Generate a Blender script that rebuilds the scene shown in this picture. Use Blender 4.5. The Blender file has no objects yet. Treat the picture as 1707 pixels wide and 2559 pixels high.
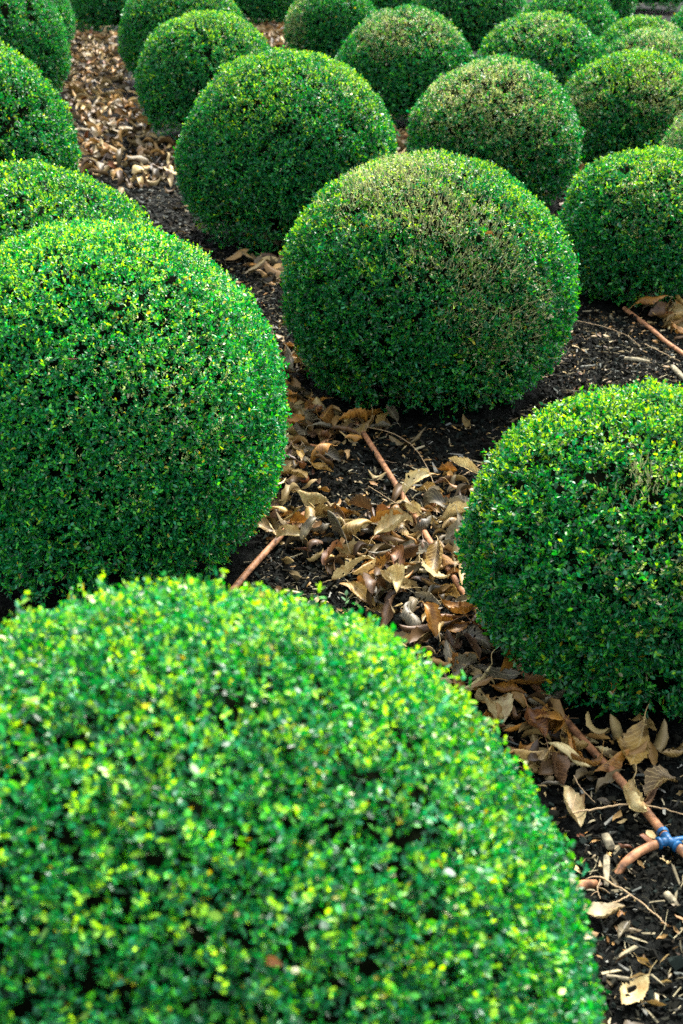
import bpy, math, numpy as np
from mathutils import Vector, Matrix
rng = np.random.default_rng(7)
sc = bpy.context.scene
COL = sc.collection
# ------------------------------------------------------------------ camera
F_PX, PITCH, CAM_H, IW, IH = 3555.0, math.radians(23.998), 1.708, 1707.0, 2559.0
cam_d = bpy.data.cameras.new("camera")
cam = bpy.data.objects.new("camera", cam_d); COL.objects.link(cam)
cam.location = (0, 0, CAM_H); cam.rotation_euler = (math.pi/2 - PITCH, 0, 0)
cam_d.sensor_fit = 'VERTICAL'; cam_d.sensor_height = 36.0; cam_d.sensor_width = 24.0
cam_d.lens = F_PX/IH*36.0
cam_d.clip_start = 0.05; cam_d.clip_end = 500
cam_d.dof.use_dof = True; cam_d.dof.focus_distance = 3.75; cam_d.dof.aperture_fstop = 6.3
cam_d.dof.aperture_blades = 7
sc.camera = cam
CP, SP = math.cos(PITCH), math.sin(PITCH)
CAM = np.array([0, 0, CAM_H])
def ray(px, py):
    u, v = (px-IW/2)/F_PX, (py-IH/2)/F_PX
    return np.array([u, CP - v*SP, -SP - v*CP])
def gp(px, py, z=0.0):
    r = ray(px, py); t = (z-CAM_H)/r[2]
    return CAM + r*t
def proj(P):
    P = np.atleast_2d(P) - CAM
    fw = P[:, 1]*CP - P[:, 2]*SP; dn = -P[:, 1]*SP - P[:, 2]*CP
    return np.c_[IW/2 + F_PX*P[:, 0]/fw, IH/2 + F_PX*dn/fw], fw

# ------------------------------------------------------------------ noise
class Noise:
    def __init__(s, seed, n=10, lo=1.0, hi=3.0):
        r = np.random.default_rng(seed)
        d = r.normal(size=(n, 3)); d /= np.linalg.norm(d, axis=1)[:, None]
        s.k = d*r.uniform(lo, hi, n)[:, None]*2*np.pi; s.p = r.uniform(0, 6.28, n); s.n = n
    def __call__(s, P):
        return np.sin(P @ s.k.T + s.p).sum(1)/math.sqrt(s.n/2)      # about unit variance
gn1, gn2, gn3 = Noise(1, 9, .15, .5), Noise(2, 14, 1.0, 3.0), Noise(3, 16, 5, 14)
def ground_z(x, y, fine=True):
    P = np.c_[np.ravel(x), np.ravel(y), np.zeros(np.size(x))]
    z = .012*gn1(P) + .007*gn2(P)
    if fine: z = z + .0035*gn3(P)
    return z

# ------------------------------------------------------------------ helpers
def new_obj(name, mesh, parent=None):
    o = bpy.data.objects.new(name, mesh); COL.objects.link(o)
    if parent is not None: o.parent = parent
    return o
def tag(o, label=None, cat=None, group=None, kind=None):
    if label: o['label'] = label
    if cat: o['category'] = cat
    if group: o['group'] = group
    if kind: o['kind'] = kind
    return o
def quad_mesh(name, V, Q, mat, face_col=None, smooth=False, uv=None):
    me = bpy.data.meshes.new(name)
    V = np.asarray(V, np.float32).reshape(-1, 3); Q = np.asarray(Q, np.int32).reshape(-1, 4)
    me.vertices.add(len(V)); me.vertices.foreach_set('co', V.ravel())
    me.loops.add(Q.size); me.loops.foreach_set('vertex_index', Q.ravel())
    me.polygons.add(len(Q)); me.polygons.foreach_set('loop_start', np.arange(0, Q.size, 4, dtype=np.int32))
    me.polygons.foreach_set('use_smooth', np.full(len(Q), smooth))
    if face_col is not None:
        c = np.ones((len(Q), 4), np.float32); c[:, :3] = face_col
        at = me.attributes.new('tint', 'FLOAT_COLOR', 'FACE'); at.data.foreach_set('color', c.ravel())
    if uv is not None:
        l = me.uv_layers.new(name='UVMap'); l.data.foreach_set('uv', np.asarray(uv, np.float32)[Q.ravel()].ravel())
    me.update(calc_edges=True)
    if mat is not None: me.materials.append(mat)
    return me
def tube(points, radii, sides=8, caps=True):
    P = np.asarray(points, float); n = len(P); radii = np.broadcast_to(radii, (n,))
    T = np.gradient(P, axis=0); T /= np.linalg.norm(T, axis=1)[:, None]
    up = np.array([0, 0, 1.]) if abs(T[0, 2]) < .9 else np.array([1., 0, 0])
    V = []; a = np.arange(sides)/sides*2*np.pi
    A = np.cross(T[0], up); A /= np.linalg.norm(A)
    for i in range(n):
        A = A - T[i]*(A @ T[i]); A /= np.linalg.norm(A); B = np.cross(T[i], A)
        V.append(P[i] + radii[i]*(np.cos(a)[:, None]*A + np.sin(a)[:, None]*B))
    V = np.concatenate(V); Q = []
    for i in range(n-1):
        for j in range(sides):
            k = (j+1) % sides
            Q.append((i*sides+j, i*sides+k, (i+1)*sides+k, (i+1)*sides+j))
    if caps and sides % 2 == 0:
        for b in (0, (n-1)*sides):
            for j in range(1, sides-2, 2):
                Q.append((b, b+j, b+j+1, b+j+2))
    return V, np.array(Q)
def smooth_path(pts, n=24):
    P = np.asarray(pts, float); m = len(P); out = []
    E = np.vstack([2*P[0]-P[1], P, 2*P[-1]-P[-2]])
    for i in range(m-1):
        p0, p1, p2, p3 = E[i:i+4]
        k = max(2, n//(m-1))
        for t in np.linspace(0, 1, k, endpoint=False):
            out.append(.5*((2*p1)+(-p0+p2)*t+(2*p0-5*p1+4*p2-p3)*t*t+(-p0+3*p1-3*p2+p3)*t**3))
    out.append(P[-1]); return np.array(out)
def merge(parts):
    Vs, Qs, o = [], [], 0
    for V, Q in parts: Vs.append(V); Qs.append(np.asarray(Q)+o); o += len(V)
    return np.concatenate(Vs), np.concatenate(Qs)

# ------------------------------------------------------------------ materials
def nodes(name):
    m = bpy.data.materials.new(name); m.use_nodes = True; nt = m.node_tree; nt.nodes.clear()
    out = nt.nodes.new('ShaderNodeOutputMaterial'); return m, nt, out
def N(nt, t, **kw):
    n = nt.nodes.new(t)
    for k, v in kw.items():
        if k in n.inputs: n.inputs[k].default_value = v
        else: setattr(n, k, v)
    return n
def leaf_material():
    m, nt, out = nodes('box_leaf'); L = nt.links.new
    at = N(nt, 'ShaderNodeAttribute', attribute_name='tint')
    ge = N(nt, 'ShaderNodeNewGeometry')
    nz = N(nt, 'ShaderNodeTexNoise', Scale=9.0, Detail=3.0)
    L(ge.outputs['Position'], nz.inputs['Vector'])
    hs = N(nt, 'ShaderNodeHueSaturation'); mr = N(nt, 'ShaderNodeMapRange')
    mr.inputs['To Min'].default_value = .7; mr.inputs['To Max'].default_value = 1.3
    L(nz.outputs['Fac'], mr.inputs['Value']); L(mr.outputs[0], hs.inputs['Value']); L(at.outputs['Color'], hs.inputs['Color'])
    p = N(nt, 'ShaderNodeBsdfPrincipled', Roughness=.33)
    p.inputs['Specular IOR Level'].default_value = .6
    L(hs.outputs[0], p.inputs['Base Color'])
    tr = N(nt, 'ShaderNodeBsdfTranslucent')
    h2 = N(nt, 'ShaderNodeHueSaturation', Hue=.475, Saturation=1.1, Value=1.25); L(hs.outputs[0], h2.inputs['Color']); L(h2.outputs[0], tr.inputs['Color'])
    mx = N(nt, 'ShaderNodeMixShader', Fac=.44); L(p.outputs[0], mx.inputs[1]); L(tr.outputs[0], mx.inputs[2])
    L(mx.outputs[0], out.inputs[0]); return m
def simple(name, col, rough=.7, var=.3, scale=40, bump=0.0, spec=.3):
    m, nt, out = nodes(name); L = nt.links.new
    tc = N(nt, 'ShaderNodeTexCoord'); nz = N(nt, 'ShaderNodeTexNoise', Scale=scale, Detail=5.0)
    L(tc.outputs['Object'], nz.inputs['Vector'])
    cr = N(nt, 'ShaderNodeValToRGB'); c = np.array(col)
    cr.color_ramp.elements[0].position = .3; cr.color_ramp.elements[1].position = .7
    cr.color_ramp.elements[0].color = (*(c*(1-var)), 1); cr.color_ramp.elements[1].color = (*(c*(1+var)), 1)
    L(nz.outputs['Fac'], cr.inputs['Fac'])
    p = N(nt, 'ShaderNodeBsdfPrincipled', Roughness=rough); p.inputs['Specular IOR Level'].default_value = spec
    L(cr.outputs[0], p.inputs['Base Color'])
    if bump:
        b = N(nt, 'ShaderNodeBump', Strength=bump, Distance=.004); L(nz.outputs['Fac'], b.inputs['Height']); L(b.outputs[0], p.inputs['Normal'])
    L(p.outputs[0], out.inputs[0]); return m
def tinted(name, rough=.75, noise=60, spec=.3, trans=0.0):
    m, nt, out = nodes(name); L = nt.links.new
    at = N(nt, 'ShaderNodeAttribute', attribute_name='tint'); ge = N(nt, 'ShaderNodeNewGeometry')
    nz = N(nt, 'ShaderNodeTexNoise', Scale=float(noise), Detail=4.0); L(ge.outputs['Position'], nz.inputs['Vector'])
    mr = N(nt, 'ShaderNodeMapRange'); mr.inputs['To Min'].default_value = .45; mr.inputs['To Max'].default_value = 1.5
    L(nz.outputs['Fac'], mr.inputs['Value']); hs = N(nt, 'ShaderNodeHueSaturation')
    L(mr.outputs[0], hs.inputs['Value']); L(at.outputs['Color'], hs.inputs['Color'])
    p = N(nt, 'ShaderNodeBsdfPrincipled', Roughness=rough); p.inputs['Specular IOR Level'].default_value = spec
    L(hs.outputs[0], p.inputs['Base Color']); L(p.outputs[0], out.inputs[0]); return m
def dry_leaf_material(name, c1, c2, vein):
    # c1 / c2: blotches of the blade, vein: colour of the side veins; all in UV space of the leaf
    m, nt, out = nodes(name); L = nt.links.new
    uv = N(nt, 'ShaderNodeUVMap'); sx = N(nt, 'ShaderNodeSeparateXYZ'); L(uv.outputs[0], sx.inputs[0])
    def M(op, a, b=None, c=None):
        n = N(nt, 'ShaderNodeMath', operation=op)
        for i, q in enumerate((a, b, c)):
            if q is None: continue
            if isinstance(q, (int, float)): n.inputs[i].default_value = q
            else: L(q, n.inputs[i])
        return n.outputs[0]
    v = M('ABSOLUTE', M('SUBTRACT', M('MULTIPLY', sx.outputs[1], 2.0), 1.0))
    ph = M('SUBTRACT', sx.outputs[0], M('MULTIPLY', v, .30))
    s = M('ABSOLUTE', M('SINE', M('MULTIPLY', ph, 31.0)))
    line = M('MAXIMUM', M('LESS_THAN', s, .22), M('LESS_THAN', v, .05))
    ge = N(nt, 'ShaderNodeNewGeometry'); nz = N(nt, 'ShaderNodeTexNoise', Scale=28.0, Detail=6.0, Roughness=.65); L(ge.outputs['Position'], nz.inputs['Vector'])
    cr = N(nt, 'ShaderNodeValToRGB'); e = cr.color_ramp.elements
    e[0].position = .36; e[0].color = (*c2, 1); e[1].position = .6; e[1].color = (*c1, 1)
    L(nz.outputs['Fac'], cr.inputs['Fac'])
    oi = N(nt, 'ShaderNodeObjectInfo'); mr = N(nt, 'ShaderNodeMapRange'); mr.inputs['To Min'].default_value = .38; mr.inputs['To Max'].default_value = 1.05
    L(oi.outputs['Random'], mr.inputs['Value'])
    hs = N(nt, 'ShaderNodeHueSaturation'); L(mr.outputs[0], hs.inputs['Value']); L(cr.outputs[0], hs.inputs['Color'])
    mx = N(nt, 'ShaderNodeMix', data_type='RGBA'); L(M('MULTIPLY', line, .6), mx.inputs[0]); L(hs.outputs[0], mx.inputs[6]); mx.inputs[7].default_value = (*vein, 1)
    p = N(nt, 'ShaderNodeBsdfPrincipled', Roughness=.5); p.inputs['Specular IOR Level'].default_value = .45
    L(mx.outputs[2], p.inputs['Base Color'])
    b = N(nt, 'ShaderNodeBump', Strength=.5, Distance=.002); L(nz.outputs['Fac'], b.inputs['Height']); L(b.outputs[0], p.inputs['Normal'])
    tr = N(nt, 'ShaderNodeBsdfTranslucent'); L(mx.outputs[2], tr.inputs['Color'])
    ms = N(nt, 'ShaderNodeMixShader', Fac=.15); L(p.outputs[0], ms.inputs[1]); L(tr.outputs[0], ms.inputs[2])
    L(ms.outputs[0], out.inputs[0]); return m

M_LEAF = leaf_material()
M_STEM = simple('stem_bark', (.17, .15, .08), .8, .5, 60, .5)
M_DEAD = tinted('dead_twig', .7, 80)
M_CHIP = tinted('mulch_bits', .85, 120, .07)
M_LITTER = tinted('litter_leaf', .55, 35, .4)
M_PIPE = simple('brown_plastic_pipe', (.27, .125, .055), .6, .75, 45, .5, .3)
M_BLUE = simple('blue_plastic', (.002, .065, .17), .45, .5, 60, .3, .35)
M_TWIG = simple('dry_twig', (.30, .21, .11), .7, .45, 90, .5)
M_STUB = simple('weathered_wood', (.22, .19, .12), .85, .6, 70, .8)
M_SOIL = None
DRY = {
 'tan':       dry_leaf_material('dry_leaf_tan', (.42, .265, .065), (.10, .052, .010), (.54, .40, .17)),
 'amber':     dry_leaf_material('dry_leaf_amber', (.46, .20, .025), (.13, .048, .006), (.48, .28, .07)),
 'rust red':  dry_leaf_material('dry_leaf_rust', (.30, .115, .03), (.10, .035, .01), (.38, .19, .06)),
 'pale cream':dry_leaf_material('dry_leaf_cream', (.62, .52, .25), (.28, .18, .055), (.40, .27, .10)),
 'grey brown':dry_leaf_material('dry_leaf_grey', (.20, .17, .10), (.05, .042, .026), (.32, .27, .16)),
 'dark brown':dry_leaf_material('dry_leaf_dark', (.13, .065, .022), (.045, .022, .009), (.20, .11, .045)),
}

# ------------------------------------------------------------------ box foliage
def sprig_template(seed, npairs):
    """leaves of one shoot, (n,6,3) vertices, tip of the shoot at origin, axis +z"""
    r = np.random.default_rng(seed); out = []; age = []
    az = r.uniform(0, 6.28)
    for i in range(npairs):
        z = -i*.0088 + r.uniform(-.004, .001); az += math.pi/2 + r.normal(0, .3)
        for s in (0, math.pi):
            a = az + s + r.normal(0, .5)
            tilt = np.clip(.45 + .22*i + r.normal(0, .42), .05, 2.0)       # from the axis
            ln = (.0110 + .0024*min(i, 2))*r.uniform(.6, 1.3); w = ln*r.uniform(.19, .31)
            d = np.array([math.cos(a)*math.sin(tilt), math.sin(a)*math.sin(tilt), math.cos(tilt)])
            side = np.cross(d, [0, 0, 1.]); side /= np.linalg.norm(side)+1e-9
            nrm = np.cross(side, d); fold = r.uniform(.1, .5)
            b = np.array([0, 0, z]); cv = r.uniform(-.12, .18)
            up = nrm*fold*w
            out.append([b, b+d*ln*.32+side*w+up, b+d*ln*.72+side*w*.85+up+nrm*cv*ln*.4,
                        b+d*ln+nrm*cv*ln, b+d*ln*.72-side*w*.85+up+nrm*cv*ln*.4, b+d*ln*.32-side*w+up])
            age.append(i)
    return np.array(out), np.array(age)
TEMPL = [sprig_template(100+i, 4) for i in range(14)]
GREENS = np.array([[.002, .080, .024], [.005, .155, .040], [.014, .250, .046], [.055, .375, .032]])
TEAL = np.array([.020, .210, .095]); LIME = np.array([.34, .62, .008]); YEL = np.array([.48, .42, .02])
STRAW = np.array([.48, .52, .18]); CREAM = np.array([.68, .66, .42])
LAT = .80   # centre height / semi axis c

def rot_to(axis, spin):
    """(K,3,3) frames whose z column is axis, spun"""
    K = len(axis); h = np.where(np.abs(axis[:, 2:3]) < .9, np.array([[0, 0, 1.]]), np.array([[1., 0, 0]]))
    X = np.cross(h, axis); X /= np.linalg.norm(X, axis=1)[:, None]; Y = np.cross(axis, X)
    c, s = np.cos(spin)[:, None], np.sin(spin)[:, None]
    return np.stack([c*X+s*Y, -s*X+c*Y, axis], axis=2)

def make_shrub(key, X, Y, a, c, nsprig, lscale, lime, dead, label, gaps=.9, straw=0.0, bright=1.0, long_shoots=.0, wob=.7, group='clipped box balls'):
    seed = sum(ord(ch)*(i+3) for i, ch in enumerate(key))*17 % 9973
    r = np.random.default_rng(seed)
    root = bpy.data.objects.new('box_shrub', None); COL.objects.link(root); root.empty_display_size = .2
    gz = float(ground_z(X, Y, False)[0]); root.location = (X, Y, gz)
    tag(root, label, 'shrub', group)
    zc = c*LAT
    n1, n2, n3, n4 = Noise(seed+1, 10, .5, 1.3), Noise(seed+2, 12, 2.0, 4.5), Noise(seed+3, 12, 2.5, 6), Noise(seed+5, 12, 5.0, 11)
    flats = []
    for _ in range(7):
        q_ = r.normal(size=3); q_[2] = abs(q_[2])*.8; q_ /= np.linalg.norm(q_); flats.append((q_, r.uniform(.955, .985)))
    # dead patches given as picture positions -> directions on the ball
    pd = []
    for (px, py, rad, st) in dead:
        d = ray(px, py); S = np.array([1/a, 1/a, 1/c]); o = (CAM - np.array([X, Y, zc+gz]))*S; dd = d*S
        A, B, Cc = dd@dd, 2*o@dd, o@o-1; disc = B*B-4*A*Cc
        t = (-B - math.sqrt(max(disc, 0)))/(2*A); q = o+dd*t; pd.append((q/np.linalg.norm(q), rad, st))
    def surf(D):
        k = 1 + (.018*n1(D*1.) + .013*n2(D*1.))*(.5/a)*wob
        for q_, ct in flats:
            t_ = D@q_; k = np.where(t_ > ct, k*(ct/np.maximum(t_, ct))**wob, k)
        return np.c_[a*D[:, 0]*k, a*D[:, 1]*k, zc + c*D[:, 2]*k]
    D = r.normal(size=(int(nsprig*1.35), 3)); D /= np.linalg.norm(D, axis=1)[:, None]
    D = D[D[:, 2] > -.80][:nsprig]; K = len(D)
    nrm = D/np.array([a, a, c]); nrm /= np.linalg.norm(nrm, axis=1)[:, None]
    g = n3(D); g2 = n4(D)
    up = np.clip(D[:, 2], -1, 1)
    # shoots: clipped at the surface above, looser and drooping below
    u = r.uniform(size=K)
    depth = np.where(u < .55, r.uniform(-.004, .010, K), r.uniform(.008, .050, K))
    depth += np.clip(g-1.2, 0, 1)*.045*gaps + np.clip(g2-1.5, 0, 1)*.05*gaps
    low = np.clip(-up-.15, 0, 1)
    depth += low*r.uniform(-.05, .03, K)
    P = surf(D) - nrm*depth[:, None]
    ax = nrm*.65 + r.normal(0, .55, (K, 3)); ax[:, 2] += .45 - low*.7
    ax /= np.linalg.norm(ax, axis=1)[:, None]
    stray = r.uniform(size=K) < .012
    P = P + nrm*(stray*r.uniform(.008, .024, K))[:, None]
    keep = (P[:, 2] > .012) & ~((g > 1.75) & (r.uniform(size=K) < .75*gaps)) & ~((g2 > 1.9) & (r.uniform(size=K) < .8*gaps)) \
        & (r.uniform(size=K) > np.clip(low*1.5, 0, .85))
    P, ax, D, depth, g, up, low = P[keep], ax[keep], D[keep], depth[keep], g[keep], up[keep], low[keep]; K = len(P)
    lm = n2(D*1.3)*.45 + n1(D+3)*.35
    limeness = np.clip(lime*(.02 + 1.75*np.clip(up-.15, 0, 1)**1.6*np.clip(.75+.45*lm, .1, 1.6) + .10*lm), 0, .95)*(depth < .022)
    is_new = r.uniform(size=K) < limeness
    P = P + (nrm[keep]*(.004 + .012*long_shoots*r.uniform(size=K)**2)[:, None])*is_new[:, None]
    dm = np.zeros(K)
    for q, rad, st in pd:
        ang = np.arccos(np.clip(D@q, -1, 1)) / rad
        dm = np.maximum(dm, st*np.clip(1.45-ang + .30*lm, 0, 1))
    dm = np.maximum(dm, straw*np.clip(.5+.6*lm, 0, 1))
    is_dead = r.uniform(size=K) < dm
    sz = lscale*r.uniform(.75, 1.2, K)*(1.0 - .16*np.clip(up, 0, 1) + .30*low)
    R = rot_to(ax, r.uniform(0, 6.28, K)); ti = r.integers(0, len(TEMPL), K)
    Vs, Cs = [], []
    for t, (T, age) in enumerate(TEMPL):
        s = np.where(ti == t)[0]
        if not len(s): continue
        nl = len(T)
        V = np.einsum('kij,nlj->knli', R[s], T)*sz[s][:, None, None, None] + P[s][:, None, None, :]
        gi = r.integers(0, 4, (len(s), nl)); base = GREENS[gi]
        base = np.where(r.uniform(size=(len(s), nl, 1)) < .16, TEAL, base)
        newl = is_new[s][:, None] & (age[None, :] <= 2) & (r.uniform(size=(len(s), nl)) < .55)
        base = np.where(newl[..., None], LIME*r.uniform(.25, 1.05, (len(s), nl, 1)) + base*.45, base)
        ye = r.uniform(size=(len(s), nl)) < .010
        base = np.where(ye[..., None], YEL*r.uniform(.5, 1, (len(s), nl, 1)), base)
        cr = r.uniform(size=(len(s), nl)) < .006 + .10*dm[s][:, None]
        base = np.where(cr[..., None], CREAM*r.uniform(.5, 1.1, (len(s), nl, 1)), base)
        dl = is_dead[s][:, None] & (r.uniform(size=(len(s), nl)) < .85)
        base = np.where(dl[..., None], STRAW*r.uniform(.3, 1.15, (len(s), nl, 1)) + base*.3, base)
        # dead shoots have shrivelled, narrower leaves
        ctr = V.mean(2, keepdims=True); V = np.where(dl[..., None, None], ctr + (V-ctr)*.62, V)
        base = base*r.uniform(.75, 1.15, (len(s), 1, 1))*r.uniform(.72, 1.25, (len(s), nl, 1))*bright
        Vs.append(V.reshape(-1, 6, 3)); Cs.append(base.reshape(-1, 3))
    V = np.concatenate(Vs); C = np.concatenate(Cs); ok = V[:, :, 2].min(1) > -.012; V, C = V[ok], C[ok]
    n = len(V); b = np.arange(n)[:, None]*6
    Q = np.stack([b+np.array([[0, 3, 2, 1]]), b+np.array([[3, 0, 5, 4]])], 1).reshape(-1, 4)
    me = quad_mesh('foliage', V, Q, M_LEAF, np.repeat(C, 2, 0))
    new_obj('foliage', me, root)
    # closed shell behind the leaves, blocks see-through; gap shade painted as near-black
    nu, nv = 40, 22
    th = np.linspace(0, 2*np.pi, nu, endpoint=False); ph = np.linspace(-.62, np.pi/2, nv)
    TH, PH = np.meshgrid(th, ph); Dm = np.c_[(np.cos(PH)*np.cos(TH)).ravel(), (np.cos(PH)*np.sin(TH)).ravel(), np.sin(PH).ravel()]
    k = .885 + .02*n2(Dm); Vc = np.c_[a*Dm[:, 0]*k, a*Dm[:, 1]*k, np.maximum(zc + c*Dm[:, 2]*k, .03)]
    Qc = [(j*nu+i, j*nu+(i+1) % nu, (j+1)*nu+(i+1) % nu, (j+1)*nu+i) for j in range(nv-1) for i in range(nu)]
    new_obj('shade_core', quad_mesh('shade_core', Vc, Qc, M_CORE, smooth=True), root)
    # stems
    near = Y < 8
    if near:
        parts = []
        for i in range(80):
            t = r.uniform(0, 6.28); e = r.uniform(-.62, .0); d = np.array([math.cos(t)*math.cos(e), math.sin(t)*math.cos(e), math.sin(e)])
            end = np.array([a*d[0], a*d[1], zc + c*d[2]])*np.array([1, 1, 1])*r.uniform(.95, 1.0); end[2] = max(end[2], .02)
            st = np.array([r.normal(0, .03), r.normal(0, .03), -.02]); mid = (st+end)/2 + np.array([0, 0, r.uniform(.0, .1)])
            parts.append(tube(smooth_path([st, st*.6+mid*.4+[0, 0, .03], mid, end], 12), np.linspace(.008, .0012, 13), 6))
        Vv, Qq = merge(parts); new_obj('stem', quad_mesh('stem', Vv, Qq, M_STEM, smooth=True), root)
    # bare dead shoots standing in the brown patches
    if near and any(q[2] > .3 for q in pd):
        pe = [q for q in pd if q[2] > .3]; m = int(sum(2600*rad*st for _, rad, st in pe)); parts = []; cols = []
        for _ in range(m):
            q, rad, st = pe[r.integers(len(pe))]
            d = q + r.normal(0, rad*.62, 3); d /= np.linalg.norm(d)
            if d[2] < -.5 or n2(d[None]*1.3)[0] < r.uniform(-1.6, .5): continue
            p = surf(d[None])[0]; nn = d/np.array([a, a, c]); nn /= np.linalg.norm(nn)
            ax_ = nn*.8 + r.normal(0, .25, 3) + [0, 0, .55]; ax_ /= np.linalg.norm(ax_)
            ln = r.uniform(.012, .034); p0 = p - nn*.010
            v, qd = tube([p0, p0+ax_*ln*.5+r.normal(0, .0012, 3), p0+ax_*ln], [.0011, .0008, .0004], 4, False)
            parts.append((v, qd)); cols.append(np.tile(np.array([.56, .57, .27])*r.uniform(.35, 1.15), (len(qd), 1)))
        if parts:
            Vv, Qq = merge(parts); tag(new_obj('dead_shoots', quad_mesh('dead_shoots', Vv, Qq, M_DEAD, np.concatenate(cols)), root), kind='stuff')
    return root
M_CORE = simple('core_gap_shade', (.0035, .005, .002), .95, .5, 60, 0, .02)  # near-black colour stands in for the shade between the leaves

G_ROW = 'clipped box balls'
def at_px(px, Y, z=.4):
    dep = Y*CP + (CAM_H-z)*SP
    return (px-IW/2)/F_PX*dep
BALLS = {}   # key: (x, y, a, c)
def ball(key, X, Y, a, c, ns, ls, lime, dead, label, **kw):
    BALLS[key] = (X, Y, a, c); make_shrub(key, X, Y, a, c, ns, ls, lime, dead, label, **kw)
ball('A', -.179, 1.319, .484, .550, 42000, .72, .52, [], 'large bright box ball, out of focus, filling the bottom left of the view', long_shoots=1.0, gaps=.5, bright=1.3, wob=.25)
ball('G', -.636, 3.559, .494, .510, 34000, .75, .50, [(420, 960, .45, .20), (560, 700, .35, .2)], 'big evenly green box ball on the left, directly behind the blurred foremost one', long_shoots=.3, gaps=.45, bright=1.4, wob=.45)
ball('E', .300, 4.939, .519, .475, 27000, .85, .95, [(970, 430, .38, .85), (1090, 520, .34, .72), (1190, 650, .40, .45), (1290, 800, .36, .42)], 'central box ball with a straw coloured dead patch running down from its crown', long_shoots=.35, gaps=.9)
ball('H', .707, 2.969, .430, .360, 23000, .88, 1.0, [(1590, 1190, .13, .45), (1640, 1420, .3, .20)], 'squat box ball on the right with a small bare brown spot near its top', long_shoots=.8, gaps=.9)
ball('R', -1.072, 4.835, .500, .460, 19000, .92, .9, [], 'pale green box ball showing only its top between two larger ones at the left edge', gaps=1.1, long_shoots=.3)
ball('F', -.268, 7.249, .547, .525, 23000, .98, .95, [(860, 200, .35, .28)], 'round deep green box ball beside the leafy path, upper left of the straw patched one', gaps=.8)
ball('I', 1.339, 6.177, .395, .358, 15000, .98, .85, [(1620, 500, .45, .30)], 'small box ball at the right edge with brown pipe and mulch at its foot', gaps=.8)
ball('J', .854, 8.120, .483, .440, 15000, 1.12, .16, [(1200, 200, .85, .80), (1330, 300, .55, .5), (1130, 260, .5, .5)], 'box ball whose whole crown has browned to beige, behind the central one', gaps=.8)
ball('K', 1.855, 9.340, .470, .405, 14000, 1.15, 1.0, [(1440, 260, .42, .7), (1650, 230, .45, .7)], 'box ball with lime green top and tan scorched cheeks on both sides', gaps=.8)
ball('L', .474, 10.925, .510, .472, 13000, 1.2, .12, [(960, 60, .5, .75), (1080, 45, .45, .7)], 'dark box ball with faded beige cap, behind and right of the round deep green one', gaps=.8)
ball('M', 1.435, 10.739, .494, .460, 13000, 1.2, .5, [(1340, 50, .5, .4)], 'plain mid green box ball directly behind the beige crowned one')
ball('N', -.948, 10.495, .507, .468, 13000, 1.2, .95, [(600, 110, .4, .15)], 'box ball with lime edged top on the right border of the leaf covered path')
ball('O', -1.399, 13.192, .565, .521, 13000, 1.25, .7, [], 'wide box ball at the top of the frame beside the leafy path, top cut off')
ball('U', -.095, 14.803, .464, .417, 10000, 1.3, .10, [(725, 60, .5, .8)], 'small distant box ball with grey beige left side at the top middle')
ball('V', at_px(1172, 15.1), 15.1, .60, .52, 9000, 1.3, .08, [], 'shadowed dark green box ball between the beige capped one and the plain mid green one')
ball('W', 2.076, 13.773, .492, .456, 10000, 1.3, .20, [], 'tall mid green box ball at the top edge, behind the plain mid green one')
ball('X', 2.574, 12.722, .410, .380, 9000, 1.3, .7, [(1690, 60, .5, .7)], 'little light green box ball with tan right side near the top right corner')
ball('Y', 2.209, 10.680, .430, .398, 10000, 1.25, .08, [(1640, 80, .6, .7)], 'low dome of a grey green box ball behind the scorched cheeked one')
ball('Z', 2.047, 7.017, .490, .455, 11000, 1.12, .35, [(1690, 330, .6, .45)], 'sliver of a box ball with orange tan rim at the right edge')
ball('P', -1.873, 7.084, .575, .578, 17000, 1.08, .9, [], 'tall box ball on the left bordering the leafy path, partly cut by the frame')
ball('Q', -2.769, 12.209, .540, .532, 12000, 1.25, .22, [], 'dark green box ball at the top left corner behind the tall one')
ball('q', -3.325, 15.785, .498, .466, 8000, 1.35, .12, [], 'thin edge of a far box ball just right of the top left corner one')
S0 = gp(268, 92); ball('S', S0[0], S0[1]+.33, .48, .45, 8000, 1.35, .05, [], 'very dark far box ball at the head of the leafy path, lower half visible')
T0 = gp(668, 72); ball('T', T0[0], T0[1]+.33, .50, .47, 8000, 1.35, .05, [], 'dark far box ball above a small patch of fallen leaves at the top edge')
ball('v', at_px(1010, 17.0), 17.0, .50, .47, 7000, 1.4, .12, [], 'far box ball squeezed between the small grey beige one and the shadowed one')
ball('w', at_px(1483, 18.0), 18.0, .50, .47, 7000, 1.4, .05, [], 'far dark box ball, only its right edge showing behind the tall mid green one')
t0 = gp(1640, 34); ball('t', at_px(1632, t0[1]+.33), t0[1]+.33, .50, .47, 7000, 1.45, .02, [], 'farthest and darkest box ball in the top right corner')
ball('z', at_px(1795, 13.4), 13.4, .47, .43, 8000, 1.3, .10, [], 'corner of a box ball cut by the right edge below the farthest dark one')

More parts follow.
